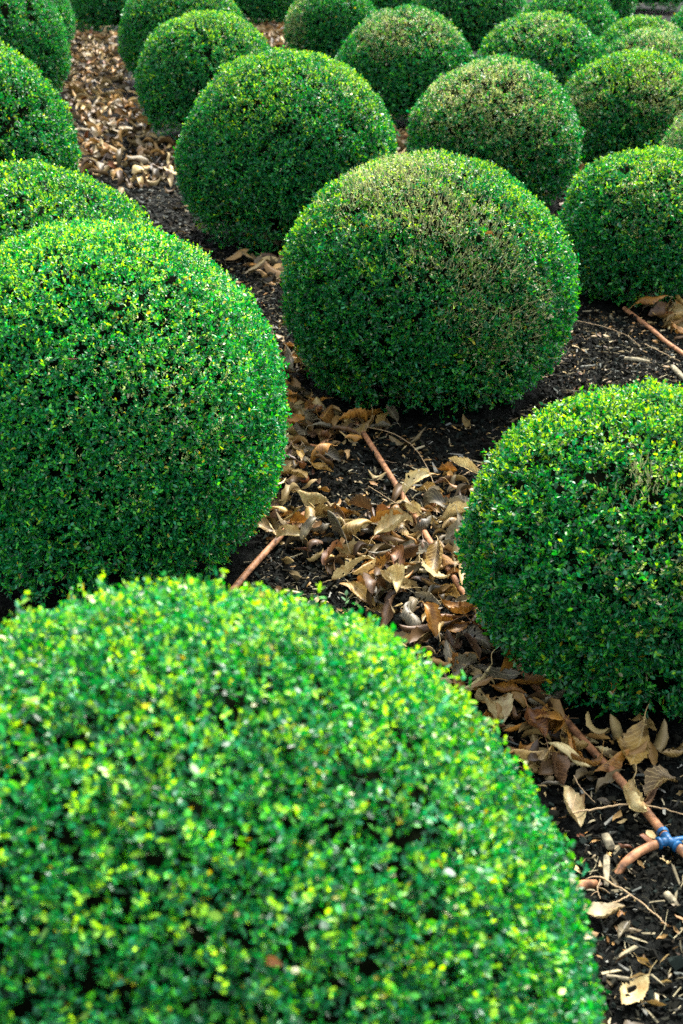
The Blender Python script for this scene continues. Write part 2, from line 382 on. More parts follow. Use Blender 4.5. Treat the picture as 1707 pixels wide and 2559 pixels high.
# ------------------------------------------------------------------ ground
def axis(lo, hi, flo, fhi, fine, grow=1.18):
    mid = list(np.arange(flo, fhi, fine)); s = fine; x = flo
    left = []
    while x > lo: s *= grow; x -= s; left.append(x)
    right = []; s = fine; x = mid[-1]
    while x < hi: s *= grow; x += s; right.append(x)
    return np.array(left[::-1]+mid+right)
gx = axis(-120, 120, -1.5, 2.1, .011); gy = axis(-60, 200, 1.2, 7.2, .013)
GX, GY = np.meshgrid(gx, gy); Z = ground_z(GX, GY)
Vg = np.c_[GX.ravel(), GY.ravel(), Z]; nx = len(gx); ny = len(gy)
crumb = np.random.default_rng(5).normal(0, .0022, len(Vg)); Vg[:, 2] += crumb
ii, jj = np.meshgrid(np.arange(nx-1), np.arange(ny-1)); b = (jj*nx+ii).ravel()
m, nt, out = nodes('dark_soil'); L = nt.links.new
ge = N(nt, 'ShaderNodeNewGeometry'); n1 = N(nt, 'ShaderNodeTexNoise', Scale=55.0, Detail=8.0, Roughness=.7); L(ge.outputs['Position'], n1.inputs['Vector'])
vo = N(nt, 'ShaderNodeTexVoronoi', Scale=140.0); L(ge.outputs['Position'], vo.inputs['Vector'])
cr = N(nt, 'ShaderNodeValToRGB'); e = cr.color_ramp.elements
e[0].position = .38; e[0].color = (.0015, .0018, .0013, 1); e[1].position = .75; e[1].color = (.011, .0125, .011, 1)  # soil tones lowered to near black, lack of sun put into the colour
L(n1.outputs['Fac'], cr.inputs['Fac'])
p = N(nt, 'ShaderNodeBsdfPrincipled', Roughness=.85); p.inputs['Specular IOR Level'].default_value = .06; L(cr.outputs[0], p.inputs['Base Color'])
b1 = N(nt, 'ShaderNodeBump', Strength=.9, Distance=.01); L(n1.outputs['Fac'], b1.inputs['Height'])
b2 = N(nt, 'ShaderNodeBump', Strength=.6, Distance=.004); L(vo.outputs['Distance'], b2.inputs['Height']); L(b1.outputs[0], b2.inputs['Normal']); L(b2.outputs[0], p.inputs['Normal'])
L(p.outputs[0], out.inputs[0]); M_SOIL = m
go = new_obj('ground', quad_mesh('ground', Vg, np.stack([b, b+1, b+nx+1, b+nx], 1), M_SOIL, smooth=True))
tag(go, 'dark shade-toned garden soil under the box balls', kind='structure')

# ------------------------------------------------------------------ visibility from the photograph's viewpoint (only to choose which leaves are modelled singly)
def hidden(P):
    P = np.atleast_2d(P); h = np.zeros(len(P), bool)
    for (X, Y, a, c) in BALLS.values():
        S = np.array([1/a, 1/a, 1/c])/1.0; o = (CAM-np.array([X, Y, c*LAT]))*S; d = (P-CAM)*S
        A = (d*d).sum(1); B = 2*d@o; C = o@o-1; disc = B*B-4*A*C
        t = np.where(disc > 0, (-B-np.sqrt(np.maximum(disc, 0)))/(2*A), 9)
        h |= (disc > 0) & (t > 0) & (t < .995)
    return h
def in_ball(x, y, k=.72):
    m = np.zeros(np.shape(x), bool)
    for (X, Y, a, c) in BALLS.values(): m |= (x-X)**2+(y-Y)**2 < (k*a)**2
    return m
def poly(pts): return np.array([gp(*p)[:2] for p in pts])
def inside(x, y, pl):
    c = np.zeros(np.shape(x), bool); n = len(pl)
    for i in range(n):
        x1, y1 = pl[i]; x2, y2 = pl[(i+1) % n]
        c ^= ((y1 > y) != (y2 > y)) & (x < (x2-x1)*(y-y1)/(y2-y1+1e-12)+x1)
    return c

# ------------------------------------------------------------------ mulch and soil crumbs
def shards(n, x, y, L0, L1, wr, tr_, cols, seed, zoff=0.0, tilt=.35):
    r = np.random.default_rng(seed)
    ln = r.uniform(L0, L1, n)*r.uniform(.5, 1, n); w = ln*r.uniform(*wr, n); t = w*r.uniform(*tr_, n)
    base = np.array([[-.5, -.5, -.5], [.5, -.5, -.5], [.5, .5, -.5], [-.5, .5, -.5], [-.5, -.5, .5], [.5, -.5, .5], [.5, .5, .5], [-.5, .5, .5]])
    V = np.tile(base, (n, 1, 1)) + r.normal(0, .13, (n, 8, 3))
    V[:, [1, 2, 5, 6], 1] *= r.uniform(.2, 1, (n, 1)); V[:, [0, 3, 4, 7], 1] *= r.uniform(.4, 1, (n, 1))
    V[..., 2] += (V[..., 0]**2)*r.uniform(-1.2, 1.2, (n, 1))
    V *= np.stack([ln, w, t], 1)[:, None, :]
    ax = np.c_[r.normal(0, tilt, n), r.normal(0, tilt, n), np.ones(n)]; ax /= np.linalg.norm(ax, axis=1)[:, None]
    R = rot_to(ax, r.uniform(0, 6.28, n)); V = np.einsum('kij,klj->kli', R, V)
    z = ground_z(x, y) + t*.5 + r.uniform(0, .006, n) + zoff
    V += np.c_[x, y, z][:, None, :]
    q = np.array([[0, 3, 2, 1], [4, 5, 6, 7], [0, 1, 5, 4], [1, 2, 6, 5], [2, 3, 7, 6], [3, 0, 4, 7]])
    Q = (np.arange(n)[:, None, None]*8+q).reshape(-1, 4)
    cols = np.asarray(cols); c = cols[r.integers(0, len(cols), n)]*r.uniform(.5, 1.35, (n, 1))
    return V.reshape(-1, 3), Q, np.repeat(c, 6, 0)
def pile(n, seed, box, keepf):
    r = np.random.default_rng(seed); x = r.uniform(box[0], box[1], n); y = r.uniform(box[2], box[3], n); k = keepf(x, y, r); return x[k], y[k]
DARK = [(.004, .0045, .003), (.007, .007, .005), (.003, .003, .002), (.016, .016, .011), (.007, .011, .009)]  # crumb tints taken down with the soil, ground shade included
CHIP = [(.15, .13, .08), (.30, .26, .16), (.20, .20, .17), (.03, .028, .022), (.11, .12, .105), (.02, .016, .010), (.02, .022, .018), (.01, .011, .009), (.03, .03, .025)]
mulchy = [poly([(1360, 790), (1500, 790), (1707, 880), (1707, 1010), (1300, 1060), (1330, 900)]),
          poly([(600, 1380), (740, 1370), (900, 1430), (960, 1560), (800, 1560), (600, 1480)]),
          poly([(1450, 1980), (1707, 1900), (1707, 2559), (1500, 2559)]),
          poly([(820, 1180), (1090, 1150), (1120, 1290), (900, 1330)]),
          poly([(330, 440), (470, 430), (640, 640), (740, 860), (640, 860), (400, 540)])]
def near_keep(x, y, r): return ~in_ball(x, y, .8)
def mulch_keep(x, y, r):   # chips lie densest where no leaves cover the mulch
    m = np.zeros(len(x), bool)
    for pl in mulchy: m |= inside(x, y, pl)
    return (m | (r.uniform(size=len(x)) < .22)) & ~in_ball(x, y, .8)
parts = []; cols = []
x, y = pile(150000, 21, (-.9, 1.9, 1.3, 7.0), near_keep); v, q, c = shards(len(x), x, y, .003, .011, (.5, 1), (.5, 1), DARK, 22); parts.append((v, q)); cols.append(c)
x, y = pile(16000, 61, (-.9, 1.9, 1.3, 7.0), near_keep); v, q, c = shards(len(x), x, y, .009, .024, (.5, 1), (.5, .9), DARK, 62, .002, .6); parts.append((v, q)); cols.append(c)
x, y = pile(26000, 51, (-1.6, 1.9, 7.0, 10.5), near_keep); v, q, c = shards(len(x), x, y, .012, .04, (.3, .8), (.3, .8), DARK+CHIP[3:], 52); parts.append((v, q)); cols.append(c)
x, y = pile(70000, 31, (-1.3, 1.9, 1.3, 9), mulch_keep); v, q, c = shards(len(x), x, y, .008, .034, (.12, .4), (.2, .5), CHIP+DARK, 32, .002); parts.append((v, q)); cols.append(c)
x, y = pile(3600, 41, (-1.3, 1.9, 1.3, 9), mulch_keep); v, q, c = shards(len(x), x, y, .025, .07, (.08, .28), (.15, .4), CHIP, 42, .005); parts.append((v, q)); cols.append(c)
V, Q = merge(parts)
mo = new_obj('mulch', quad_mesh('mulch', V, Q, M_CHIP, np.concatenate(cols)))
tag(mo, 'black crumbly mulch with small grey and tan wood chips between the shrubs', 'mulch', kind='stuff')
# little dry stalks and rootlets in the mulch
r = np.random.default_rng(77); parts = []; cols = []
x, y = pile(3400, 78, (-.7, 1.8, 1.5, 6.8), mulch_keep)
zz = ground_z(x, y)
for i in range(len(x)):
    ln = r.uniform(.015, .07); t = r.uniform(0, 6.28); d = np.array([math.cos(t), math.sin(t), r.normal(0, .12)])*ln
    p0 = np.array([x[i], y[i], zz[i]+.008]); mid = p0+d*.5+r.normal(0, ln*.08, 3); mid[2] = max(mid[2], p0[2])
    rad = r.uniform(.0005, .0012); v, q = tube([p0, mid, p0+d+np.array([0, 0, r.uniform(-.002, .006)])], [rad, rad, rad*.5], 4, False)
    parts.append((v, q)); cols.append(np.tile(np.array([.34, .30, .18])*r.uniform(.1, 1.0), (len(q), 1)))
V, Q = merge(parts); so = new_obj('plant_debris', quad_mesh('plant_debris', V, Q, M_CHIP, np.concatenate(cols)))
tag(so, 'thin dry stalks and rootlets scattered over the mulch', 'plant debris', kind='stuff')

# ------------------------------------------------------------------ dry leaves
def dry_leaf(form, seed, nu=21, nv=9, stalk=True):
    r = np.random.default_rng(seed)
    u = np.linspace(0, 1, nu); v = np.linspace(-1, 1, nv); U, Vv = np.meshgrid(u, v, indexing='ij')
    Wd = r.uniform(.20, .31); pk = r.uniform(.85, 1.25)
    prof = np.sin(np.pi*np.clip(U, 0.0, 1)**pk)**.75*Wd + .004
    prof = prof*(1+.08*np.sin(3*U*6.28+r.uniform(0, 6)))
    edge = np.abs(Vv) > .99
    prof = np.where(edge, prof*(1+.05*np.where(np.arange(nu)[:, None] % 2, 1, -1)*(U > .05)*(U < .95)+r.normal(0, .05, U.shape)), prof)
    curl = {'flat': .9, 'cupped': 1.6, 'rolled': 3.3, 'folded': .5, 'curled': 1.5, 'twisted': 1.5}[form]*r.uniform(.8, 1.2)
    bend = {'flat': .8, 'cupped': .9, 'rolled': .8, 'folded': .9, 'curled': 2.8, 'twisted': 1.4}[form]*r.uniform(.75, 1.25)*r.choice([-1, 1, 1])
    asym = r.uniform(-.35, .35)
    th = curl*(Vv+asym*Vv**2); rr = prof/curl
    y = rr*np.sin(th); z = rr*(1-np.cos(th))
    if form == 'folded':
        fo = r.uniform(.75, 1.2); s = np.abs(Vv)*prof; y = np.sign(Vv)*s*math.cos(fo); z = s*math.sin(fo)
    z = z + .011*np.sin(6.28*(U-.30*np.abs(Vv))*7.5)*(.3+np.abs(Vv))*r.uniform(.7, 1.3)
    ns = Noise(seed+9, 8, .6, 1.8); z = z + .05*ns(np.c_[U.ravel(), y.ravel(), z.ravel()]).reshape(U.shape)
    tw = {'twisted': 2.2}.get(form, .5)*r.choice([-1, 1])*(U-.5); y, z = y*np.cos(tw)-z*np.sin(tw), y*np.sin(tw)+z*np.cos(tw)
    # bend along the length
    phi = bend*(U-.5); R0 = 1/abs(bend); sg = np.sign(bend)
    x2 = (R0 - sg*z)*np.sin(abs(bend)*(U-.5)); z2 = sg*(R0 - (R0 - sg*z)*np.cos(phi))
    P = np.stack([x2, y, z2], -1).reshape(-1, 3)
    I = np.arange(nu*nv).reshape(nu, nv)
    Q = np.stack([I[:-1, :-1], I[1:, :-1], I[1:, 1:], I[:-1, 1:]], -1).reshape(-1, 4)
    # worm holes and torn bits
    if stalk:
        hole = r.uniform(size=len(Q)) < .012; Q = Q[~hole]
    uv = np.c_[U.ravel(), (Vv.ravel()+1)/2]
    if stalk:
        m0 = P[I[0, nv//2]]; m1 = P[I[1, nv//2]]; d = m0-m1; d /= np.linalg.norm(d)
        pts = smooth_path([m1, m0, m0+d*.12+r.normal(0, .02, 3), m0+d*.25+r.normal(0, .05, 3)], 9)
        v2, q2 = tube(pts, np.linspace(.011, .007, len(pts)), 4, False)
        Q = np.concatenate([Q, q2+len(P)]); P = np.concatenate([P, v2]); uv = np.concatenate([uv, np.tile([[.5, .5]], (len(v2), 1))])
    P[:, 2] -= P[:, 2].min()
    return P, Q, uv
FORMS = ['flat', 'cupped', 'rolled', 'folded', 'curled', 'twisted']
VAR = {f: [] for f in FORMS}
for fi, f in enumerate(FORMS):
    for k in range(4):
        P, Q, uv = dry_leaf(f, 500+fi*10+k)
        VAR[f].append((quad_mesh('dry_leaf', P, Q, DRY['tan'], smooth=True, uv=uv), P))

litter = {  # where the leaf litter lies: polygon, density per m2
 'path': (poly([(150, -60), (225, -40), (300, 140), (360, 330), (450, 370), (470, 450), (340, 470), (180, 430), (120, 200)]), 1000),
 'gap':  (poly([(600, 0), (740, 0), (740, 130), (600, 130)]), 700),
 'mid':  (poly([(480, 570), (720, 640), (740, 720), (660, 720)]), 170),
 'side': (poly([(1400, 700), (1500, 730), (1707, 850), (1707, 700)]), 420),
 'cent': (poly([(690, 870), (800, 900), (860, 1030), (1010, 1075), (880, 1090), (890, 1180), (860, 1260), (1000, 1290), (1080, 1180), (1180, 1180), (1180, 1560), (1440, 1750), (1600, 1830), (1600, 1960), (1380, 2010), (1200, 1850), (1000, 1600), (850, 1460), (720, 1370), (620, 1360), (600, 1250)]), 420),
 'far':  (poly([(930, 280), (1030, 280), (1030, 420), (930, 420)]), 600),
 'far2': (poly([(1440, 400), (1520, 400), (1520, 480), (1440, 480)]), 400),
}
# the mass of the litter: one object
parts = []; cols = []; r = np.random.default_rng(91)
LV = [dry_leaf(FORMS[i % 6], 900+i, 9, 5, False) for i in range(18)]
LP = np.array([.22, .12, .08, .20, .14, .09, .02, .13])
LC = np.array([.80, .78, .62])*np.array([(.50, .30, .11), (.30, .17, .06), (.50, .25, .06), (.56, .42, .21), (.22, .17, .10), (.12, .065, .025), (.26, .085, .02), (.38, .27, .12)])
def drop(x, y, size, zo):
    P, Q, _ = LV[r.integers(len(LV))]
    ax = np.array([[r.normal(0, .35), r.normal(0, .35), 1.]]); ax /= np.linalg.norm(ax); 
    if r.uniform() < .3: ax = -ax
    R = rot_to(ax, np.array([r.uniform(0, 6.28)]))[0]; V = P*size @ R.T; V[:, 2] -= V[:, 2].min()
    V += np.array([x, y, zo]); parts.append((V, Q))
    cols.append(np.tile(LC[r.choice(len(LC), p=LP)]*r.uniform(.2, 1.0), (len(Q), 1)))
for kname, (pl, den) in litter.items():
    lo, hi = pl.min(0), pl.max(0); hi[1] = min(hi[1], 27)
    n = int((hi-lo).prod()*den); n = min(n, 14000)
    x = r.uniform(lo[0], hi[0], n); y = r.uniform(lo[1], hi[1], n); k = inside(x, y, pl) & ~in_ball(x, y, .85) & ~(inside(x, y, poly([(800, 1120), (1000, 1100), (1060, 1250), (960, 1290), (820, 1270)])) & (r.uniform(size=n) < .75)); x, y = x[k], y[k]
    z = ground_z(x, y)
    for i in range(len(x)):
        if kname == 'cent': s = r.uniform(.045, .09)
        else: s = r.uniform(.085, .155)
        drop(x[i], y[i], s, z[i] + r.uniform(.0, .022))
# crushed fragments of leaves trodden into the mulch
LF = [dry_leaf(FORMS[i % 6], 1300+i, 5, 3, False) for i in range(12)]; LV_, LV = LV, LF
n = 9000; x = r.uniform(-.6, 1.6, n); y = r.uniform(1.5, 7.0, n); k = ~in_ball(x, y, .85); x, y = x[k], y[k]; z = ground_z(x, y)
for i in range(len(x)): drop(x[i], y[i], r.uniform(.008, .034), z[i]+r.uniform(0, .010))
LV = LV_
# thin scatter everywhere else
n = 5200; y = 1.5+26*r.uniform(0, 1, n)**1.1; x = r.uniform(-.32, .34, n)*(y+3); k = ~in_ball(x, y, .8) & ~inside(x, y, mulchy[2]) & ~inside(x, y, mulchy[0]); x, y = x[k], y[k]; z = ground_z(x, y)
for i in range(len(x)): drop(x[i], y[i], r.uniform(.035, .10), z[i]+.002)
V, Q = merge(parts); lo_ = new_obj('leaf_litter', quad_mesh('leaf_litter', V, Q, M_LITTER, np.concatenate(cols), smooth=True))
tag(lo_, 'carpet of small brown fallen leaves on the paths between the box balls', 'leaf litter', kind='stuff')

# single leaves: the ones that show largest
PLACES = [  # picture anchor, phrase
 ((770, 930), 'at the left foot of the central ball'), ((900, 1015), 'under the front of the central ball'),
 ((740, 1130), 'right of the big left ball, above the short pipe'), ((860, 1250), 'left of the long pipe on the mulch'),
 ((700, 1310), 'around the short pipe end'), ((1060, 1240), 'right of the long pipe by the squat ball'),
 ((860, 1390), 'in the heap below the long pipe'), ((1060, 1440), 'in the heap against the squat ball'),
 ((1000, 1570), 'on the slope behind the blurred ball'), ((1180, 1640), 'between blurred ball and squat ball'),
 ((1280, 1760), 'beside the rim of the blurred ball'), ((1450, 1790), 'under the dark edge of the squat ball'),
 ((1400, 1900), 'left of the lower pipe'), ((1600, 1920), 'right of the lower pipe'),
 ((1500, 2060), 'near the blue pipe joint'), ((1600, 2350), 'on bare soil near the bottom right corner'),
 ((1480, 760), 'below the small right ball'), ((1650, 800), 'behind the upper right pipe'), ((620, 640), 'at the foot of the round deep green ball')]
PA = np.array([gp(*p)[:2] for p, _ in PLACES])
used = set(); placed = []
bare = poly([(800, 1130), (1000, 1110), (1060, 1250), (960, 1290), (820, 1270)])
def single(x, y, size, form, colour, yaw, tilt, zo=.012, label=None, name='dry_leaf', flip=False, onz=None):
    pi = int(np.argmin(((PA-[x, y])**2).sum(1))); szw = 'large' if size > .115 else ('small' if size < .08 else 'medium')
    if label is None:
        for trial in range(200):
            label = f"{szw} {colour} {form} dry leaf {PLACES[pi][1]}"
            if label not in used: break
            form = FORMS[r.integers(6)]; colour = list(DRY)[r.integers(6)]
    used.add(label)
    me, P = VAR[form][r.integers(4)]
    o = new_obj(name, me); o.material_slots[0].link = 'OBJECT'; o.material_slots[0].material = DRY[colour]
    ax = np.array([[tilt*math.cos(yaw*3.7), tilt*math.sin(yaw*3.7), 1.]]); ax /= np.linalg.norm(ax)
    if flip: ax = -ax
    R = rot_to(ax, np.array([yaw]))[0]*size
    lowest = (P@R.T)[:, 2].min()
    z = (float(ground_z(x, y)[0]) + zo if onz is None else onz) - lowest
    Mx = Matrix([[*R[0], x], [*R[1], y], [*R[2], z], [0, 0, 0, 1]]); o.matrix_world = Mx
    tag(o, label, 'dry leaf', 'fallen leaves lying between the box balls'); placed.append((x, y)); return o
def single_px(px, py, size, form, colour, yaw, tilt=.2, zo=.02, label=None, flip=False):
    g = gp(px, py, .02); return single(g[0], g[1], size, form, colour, yaw, tilt, zo, label, flip=flip)
# the conspicuous ones, one by one
for a_ in [(1040, 1240, .11, 'twisted', 'pale cream', 1.2, .5, .03, 'upright cream dry leaf with pointed lobes leaning on the long pipe'),
           (1080, 1240, .10, 'cupped', 'pale cream', .3, .2, .02, 'cream cupped dry leaf with red edge right of the long pipe'),
           (1075, 1285, .085, 'flat', 'grey brown', .4, .05, .012, 'round flat grey dry leaf lying on mulch right of the long pipe'),
           (1150, 1300, .13, 'folded', 'pale cream', 1.0, .5, .02, 'tall folded cream dry leaf touching the squat ball'),
           (985, 1350, .14, 'cupped', 'pale cream', 2.2, .3, .035, 'broad veined cream dry leaf on top of the heap under the long pipe'),
           (970, 1490, .15, 'cupped', 'pale cream', .1, .15, .03, 'widest pale ribbed dry leaf just above the blurred ball'),
           (1090, 1470, .15, 'flat', 'pale cream', .4, .15, .045, 'large pale toothed dry leaf lying open before the squat ball'),
           (1150, 1540, .12, 'curled', 'amber', .9, .4, .04, 'orange curled dry leaf at the lower left foot of the squat ball'),
           (700, 1100, .12, 'folded', 'pale cream', 1.4, .3, .03, 'drooping cream dry leaf with deep side veins beside the big left ball'),
           (760, 1090, .13, 'flat', 'grey brown', .2, .1, .03, 'flat grey dry leaf at the start of the thin arched twig'),
           (745, 1210, .12, 'cupped', 'tan', .5, .3, .03, 'tan ribbed dry leaf arching beside the big left ball'),
           (755, 1185, .08, 'folded', 'rust red', .5, .3, .04, 'small rust red folded dry leaf beside the big left ball'),
           (790, 1045, .09, 'twisted', 'rust red', .5, .3, .04, 'crumpled rust red dry leaf near the left foot of the central ball'),
           (1300, 1690, .14, 'folded', 'amber', 2.3, .3, .04, 'long orange folded dry leaf between blurred and squat balls'),
           (1240, 1710, .13, 'flat', 'grey brown', 1.1, .35, .03, 'olive grey ribbed dry leaf standing between blurred and squat balls'),
           (1335, 1740, .13, 'flat', 'amber', 1.6, .2, .03, 'deeply pleated amber dry leaf below the long orange folded one'),
           (1335, 1850, .13, 'cupped', 'rust red', .2, .2, .04, 'broad rusty dry leaf with grey top beside the blurred ball'),
           (1480, 1810, .15, 'curled', 'amber', .3, .3, .05, 'big arched amber dry leaf over the upper end of the lower pipe'),
           (1590, 1890, .15, 'flat', 'tan', -.4, .15, .03, 'large flat dry leaf half grey half tan, right of the lower pipe'),
           (1430, 1910, .13, 'rolled', 'amber', .15, .1, .03, 'long rolled amber dry leaf lying level left of the lower pipe'),
           (1460, 1945, .09, 'curled', 'amber', .4, .5, .04, 'bright amber hooked dry leaf under the long rolled one'),
           (1430, 2035, .12, 'cupped', 'pale cream', .1, .1, .03, 'pale cream boat shaped dry leaf at the rim of the blurred ball'),
           (1580, 2030, .12, 'twisted', 'pale cream', .0, .2, .03, 'ragged cream dry leaf crossed by the straight dark twig'),
           (1655, 1960, .10, 'flat', 'tan', -1.0, .1, .012, 'small tan oak shaped dry leaf right of the lower pipe'),
           (1620, 2000, .09, 'rolled', 'dark brown', -.7, .1, .015, 'thin rolled brown dry leaf parallel to the lower pipe'),
           (1695, 1900, .10, 'rolled', 'tan', -1.1, .1, .02, 'rolled tan dry leaf at the right edge above the blue joint'),
           (1590, 2490, .085, 'flat', 'pale cream', -.8, .1, .012, 'pale holed dry leaf on bare soil at the bottom right'),
           (1552, 2275, .045, 'twisted', 'amber', .2, .2, .01, 'tiny golden crumpled leaf on the black soil'),
           (1560, 2320, .05, 'cupped', 'grey brown', -.6, .1, .008, 'small grey green dry leaf on the black soil under the golden one'),
           (1492, 2290, .10, 'flat', 'pale cream', 1.6, .1, .02, 'cream dry leaf half hidden by the rim of the blurred ball'),
           (1610, 2405, .035, 'cupped', 'tan', .6, .1, .008, 'tiny tan dry leaf above the pale holed one'),
           (1640, 2510, .035, 'folded', 'tan', 1.4, .1, .008, 'tiny pointed tan dry leaf right of the pale holed one')]:
    px, py, s, f, c, yaw, ti, zo, lab = a_
    single_px(px, py, s, f, c, yaw, ti, zo, lab)
# the rest of the larger leaves, scattered over the same heaps
CW = np.array([.30, .18, .04, .14, .18, .16]); CN = list(DRY); FW = np.array([.05, .18, .22, .20, .15, .20])
want = {'cent': 205, 'side': 26, 'mid': 9}
for kname, n in want.items():
    pl = litter[kname][0]; lo, hi = pl.min(0), pl.max(0); got = 0; tries = 0
    while got < n and tries < 20000:
        tries += 1
        x, y = r.uniform(lo[0], hi[0]), r.uniform(lo[1], hi[1])
        if not inside(np.array([x]), np.array([y]), pl)[0] or in_ball(x, y, .8): continue
        P0 = np.array([[x, y, .03]])
        if hidden(P0)[0]: continue
        uvp, _ = proj(P0)
        if not (0 < uvp[0, 0] < IW and 0 < uvp[0, 1] < IH): continue
        if kname == 'cent' and inside(np.array([x]), np.array([y]), bare)[0] and r.uniform() < .85: continue
        dmin = min(math.hypot(x-a, y-b) for a, b in placed)
        if dmin < .028: continue
        s = float(np.clip(r.normal(.092, .022), .05, .14))
        single(x, y, s, FORMS[r.choice(6, p=FW)], CN[r.choice(6, p=CW)], r.uniform(0, 6.28), r.uniform(0, .9), r.uniform(.004, .03), flip=r.uniform() < .3)
        got += 1
# leaves caught on top of shrubs
def on_ball(key, px, py, size, form, colour, yaw, label):
    X, Y, a, c = BALLS[key]; d = ray(px, py); S = np.array([1/a, 1/a, 1/c]); o = (CAM-np.array([X, Y, c*LAT]))*S*.985; dd = d*S*.985
    A, B, C = dd@dd, 2*o@dd, o@o-1; t = (-B-math.sqrt(max(B*B-4*A*C, 0)))/(2*A); p_ = CAM+d*t
    single(p_[0], p_[1], size, form, colour, yaw, .5, 0, label, onz=p_[2]-.006)['group'] = 'fallen leaves caught on the box balls'
on_ball('E', 1222, 590, .030, 'cupped', 'amber', .3, 'small orange brown leaf caught on the upper right of the central ball')
on_ball('G', 178, 893, .034, 'rolled', 'rust red', -.3, 'small reddish brown leaf caught on the big left ball')
on_ball('A', 692, 2418, .020, 'cupped', 'rust red', .9, 'tiny blurred brown leaf caught on the foremost ball')
on_ball('Q', 99, 99, .030, 'cupped', 'amber', .2, 'tiny golden leaf caught on the top left corner ball')

# ------------------------------------------------------------------ pipes, joint, twigs
def path_px(pts, lift):
    out = []
    for px, py in pts:
        g = gp(px, py, .02); out.append([g[0], g[1], float(ground_z(g[0], g[1], False)[0]) + lift])
    return out
def pipe(pts, label, rad=.0090, lift=.018, n=60):
    P = smooth_path(pts, n); V, Q = tube(P, rad, 14)
    o = new_obj('irrigation_pipe', quad_mesh('irrigation_pipe', V, Q, M_PIPE, smooth=True)); return tag(o, label, 'pipe', 'brown irrigation pipes')
tee = gp(1672, 2090, .03)
main = path_px([(885, 1040), (910, 1082), (962, 1165), (1012, 1238), (1050, 1310), (1140, 1450), (1290, 1650), (1420, 1815), (1475, 1878), (1562, 1968), (1640, 2055)], .022)
main[0][2] -= .01; main[5][2] -= .010; main[6][2] -= .012
tz = float(ground_z(tee[0], tee[1], False)[0]) + .026; T = np.array([tee[0], tee[1], tz])
pipe(main+[T], 'long brown pipe running from under the central ball down to the blue joint')
d_main = T-np.array(main[-1]); d_main[2] = 0; d_main /= np.linalg.norm(d_main)
pipe([T, *path_px([(1710, 2125)], .024), *path_px([(1790, 2200), (1900, 2300)], .02)], 'short stub of brown pipe leaving the blue joint at the right edge')
br = path_px([(1618, 2112), (1575, 2136), (1540, 2158), (1512, 2172), (1486, 2188), (1430, 2225), (1370, 2290)], .018); br[1][2] -= .006; br[2][2] -= .026; br[3][2] -= .040; br[4][2] -= .020; br[6][2] = -.01
pipe([T, *br], 'brown side pipe dipping under soil between the blue joint and the blurred ball')
l3 = path_px([(790, 1240), (735, 1300), (700, 1345), (660, 1388), (618, 1432), (560, 1500)], .024); l3[0][2] -= .03
pipe(l3, 'short brown pipe emerging from leaves beside the big left ball')
l4 = path_px([(1560, 775), (1625, 830), (1665, 856), (1712, 890), (1790, 960)], .02)
pipe(l4, 'brown pipe at the right edge below the small right ball')
# blue tee joint: body, collars and clip
root = bpy.data.objects.new('pipe_joint', None); COL.objects.link(root); root.location = T
tag(root, 'bright blue plastic tee joint linking the brown pipes at the right edge', 'pipe joint')
def part(nm, V, Q, parent=root):
    o = new_obj(nm, quad_mesh(nm, np.asarray(V)*.70, Q, M_BLUE, smooth=True), parent); return o
db = np.array(br[0])-T; db[2] = 0; db /= np.linalg.norm(db)
dr = np.array(path_px([(1710, 2125)], .024)[0])-T; dr[2] = 0; dr /= np.linalg.norm(dr)
V, Q = merge([tube([-d_main*.026, d_main*0, dr*.022], .0135, 16), tube([db*0, db*.014, db*.028], [.0135, .0135, .012], 16)]); part('sleeve', V, Q)
for dd_, t0 in ((-d_main, .034), (db, .024), (dr, .024)):
    V, Q = tube([dd_*t0, dd_*(t0+.002), dd_*(t0+.009), dd_*(t0+.011)], [.014, .0172, .0172, .014], 18); part('collar', V, Q)
sd = np.array([.97, .2, 0]); V, Q = tube([sd*.008, sd*.03+[0, 0, .004], sd*.06+[0, 0, .006]], [.010, .0078, .0068], 8); V[:, 2] = V[:, 2]*.75; part('arm', V, Q)
e1 = -d_main*.006+db*.012; V, Q = tube([e1+[0, 0, .006], e1+db*.016+[0, 0, .008], e1+db*.012-d_main*-.022+[0, 0, .002]], [.006, .0055, .005], 6); part('clip', V, Q)

def twig(pts, label, rad=.0016, lift=.03, name='twig', mat=None, branch=None, lifts=None):
    P = np.array(path_px(pts, lift))
    if lifts: P[:, 2] += np.array(lifts)
    P = smooth_path(P, 30); P[1:-1] += np.random.default_rng(len(label)).normal(0, rad*.35, (len(P)-2, 3))
    ps = [tube(P, np.linspace(rad, rad*.5, len(P)), 6)]
    for (i, d, ln) in branch or []:
        p0 = P[int(i*len(P))]; d = np.array(d, float); d /= np.linalg.norm(d)
        ps.append(tube(smooth_path([p0, p0+d*ln*.5+[0, 0, .003], p0+d*ln], 8), np.linspace(rad*.7, rad*.35, 9), 6))
    V, Q = merge(ps); o = new_obj(name, quad_mesh(name, V, Q, mat or M_TWIG, smooth=True)); return tag(o, label, 'twig', 'dry twigs on the ground')
twig([(792, 1053), (850, 1056), (915, 1073), (985, 1098), (1038, 1132), (1070, 1172), (1088, 1225), (1092, 1290)], 'long thin arched twig curving over the top of the long pipe', .0019, .035, branch=[(.12, (-.5, .6, .2), .04)])
twig([(1425, 2062), (1490, 2050), (1560, 2036), (1640, 2040), (1720, 2056)], 'straight dark twig crossing the lower pipe above the blue joint', .0022, .045, branch=[(.03, (.3, .9, .2), .05)])
twig([(1498, 2196), (1545, 2222), (1590, 2252), (1640, 2290), (1665, 2318)], 'slender yellow brown twig slanting across the black soil', .0021, .022, branch=[(.02, (-.8, -.3, .1), .03)])
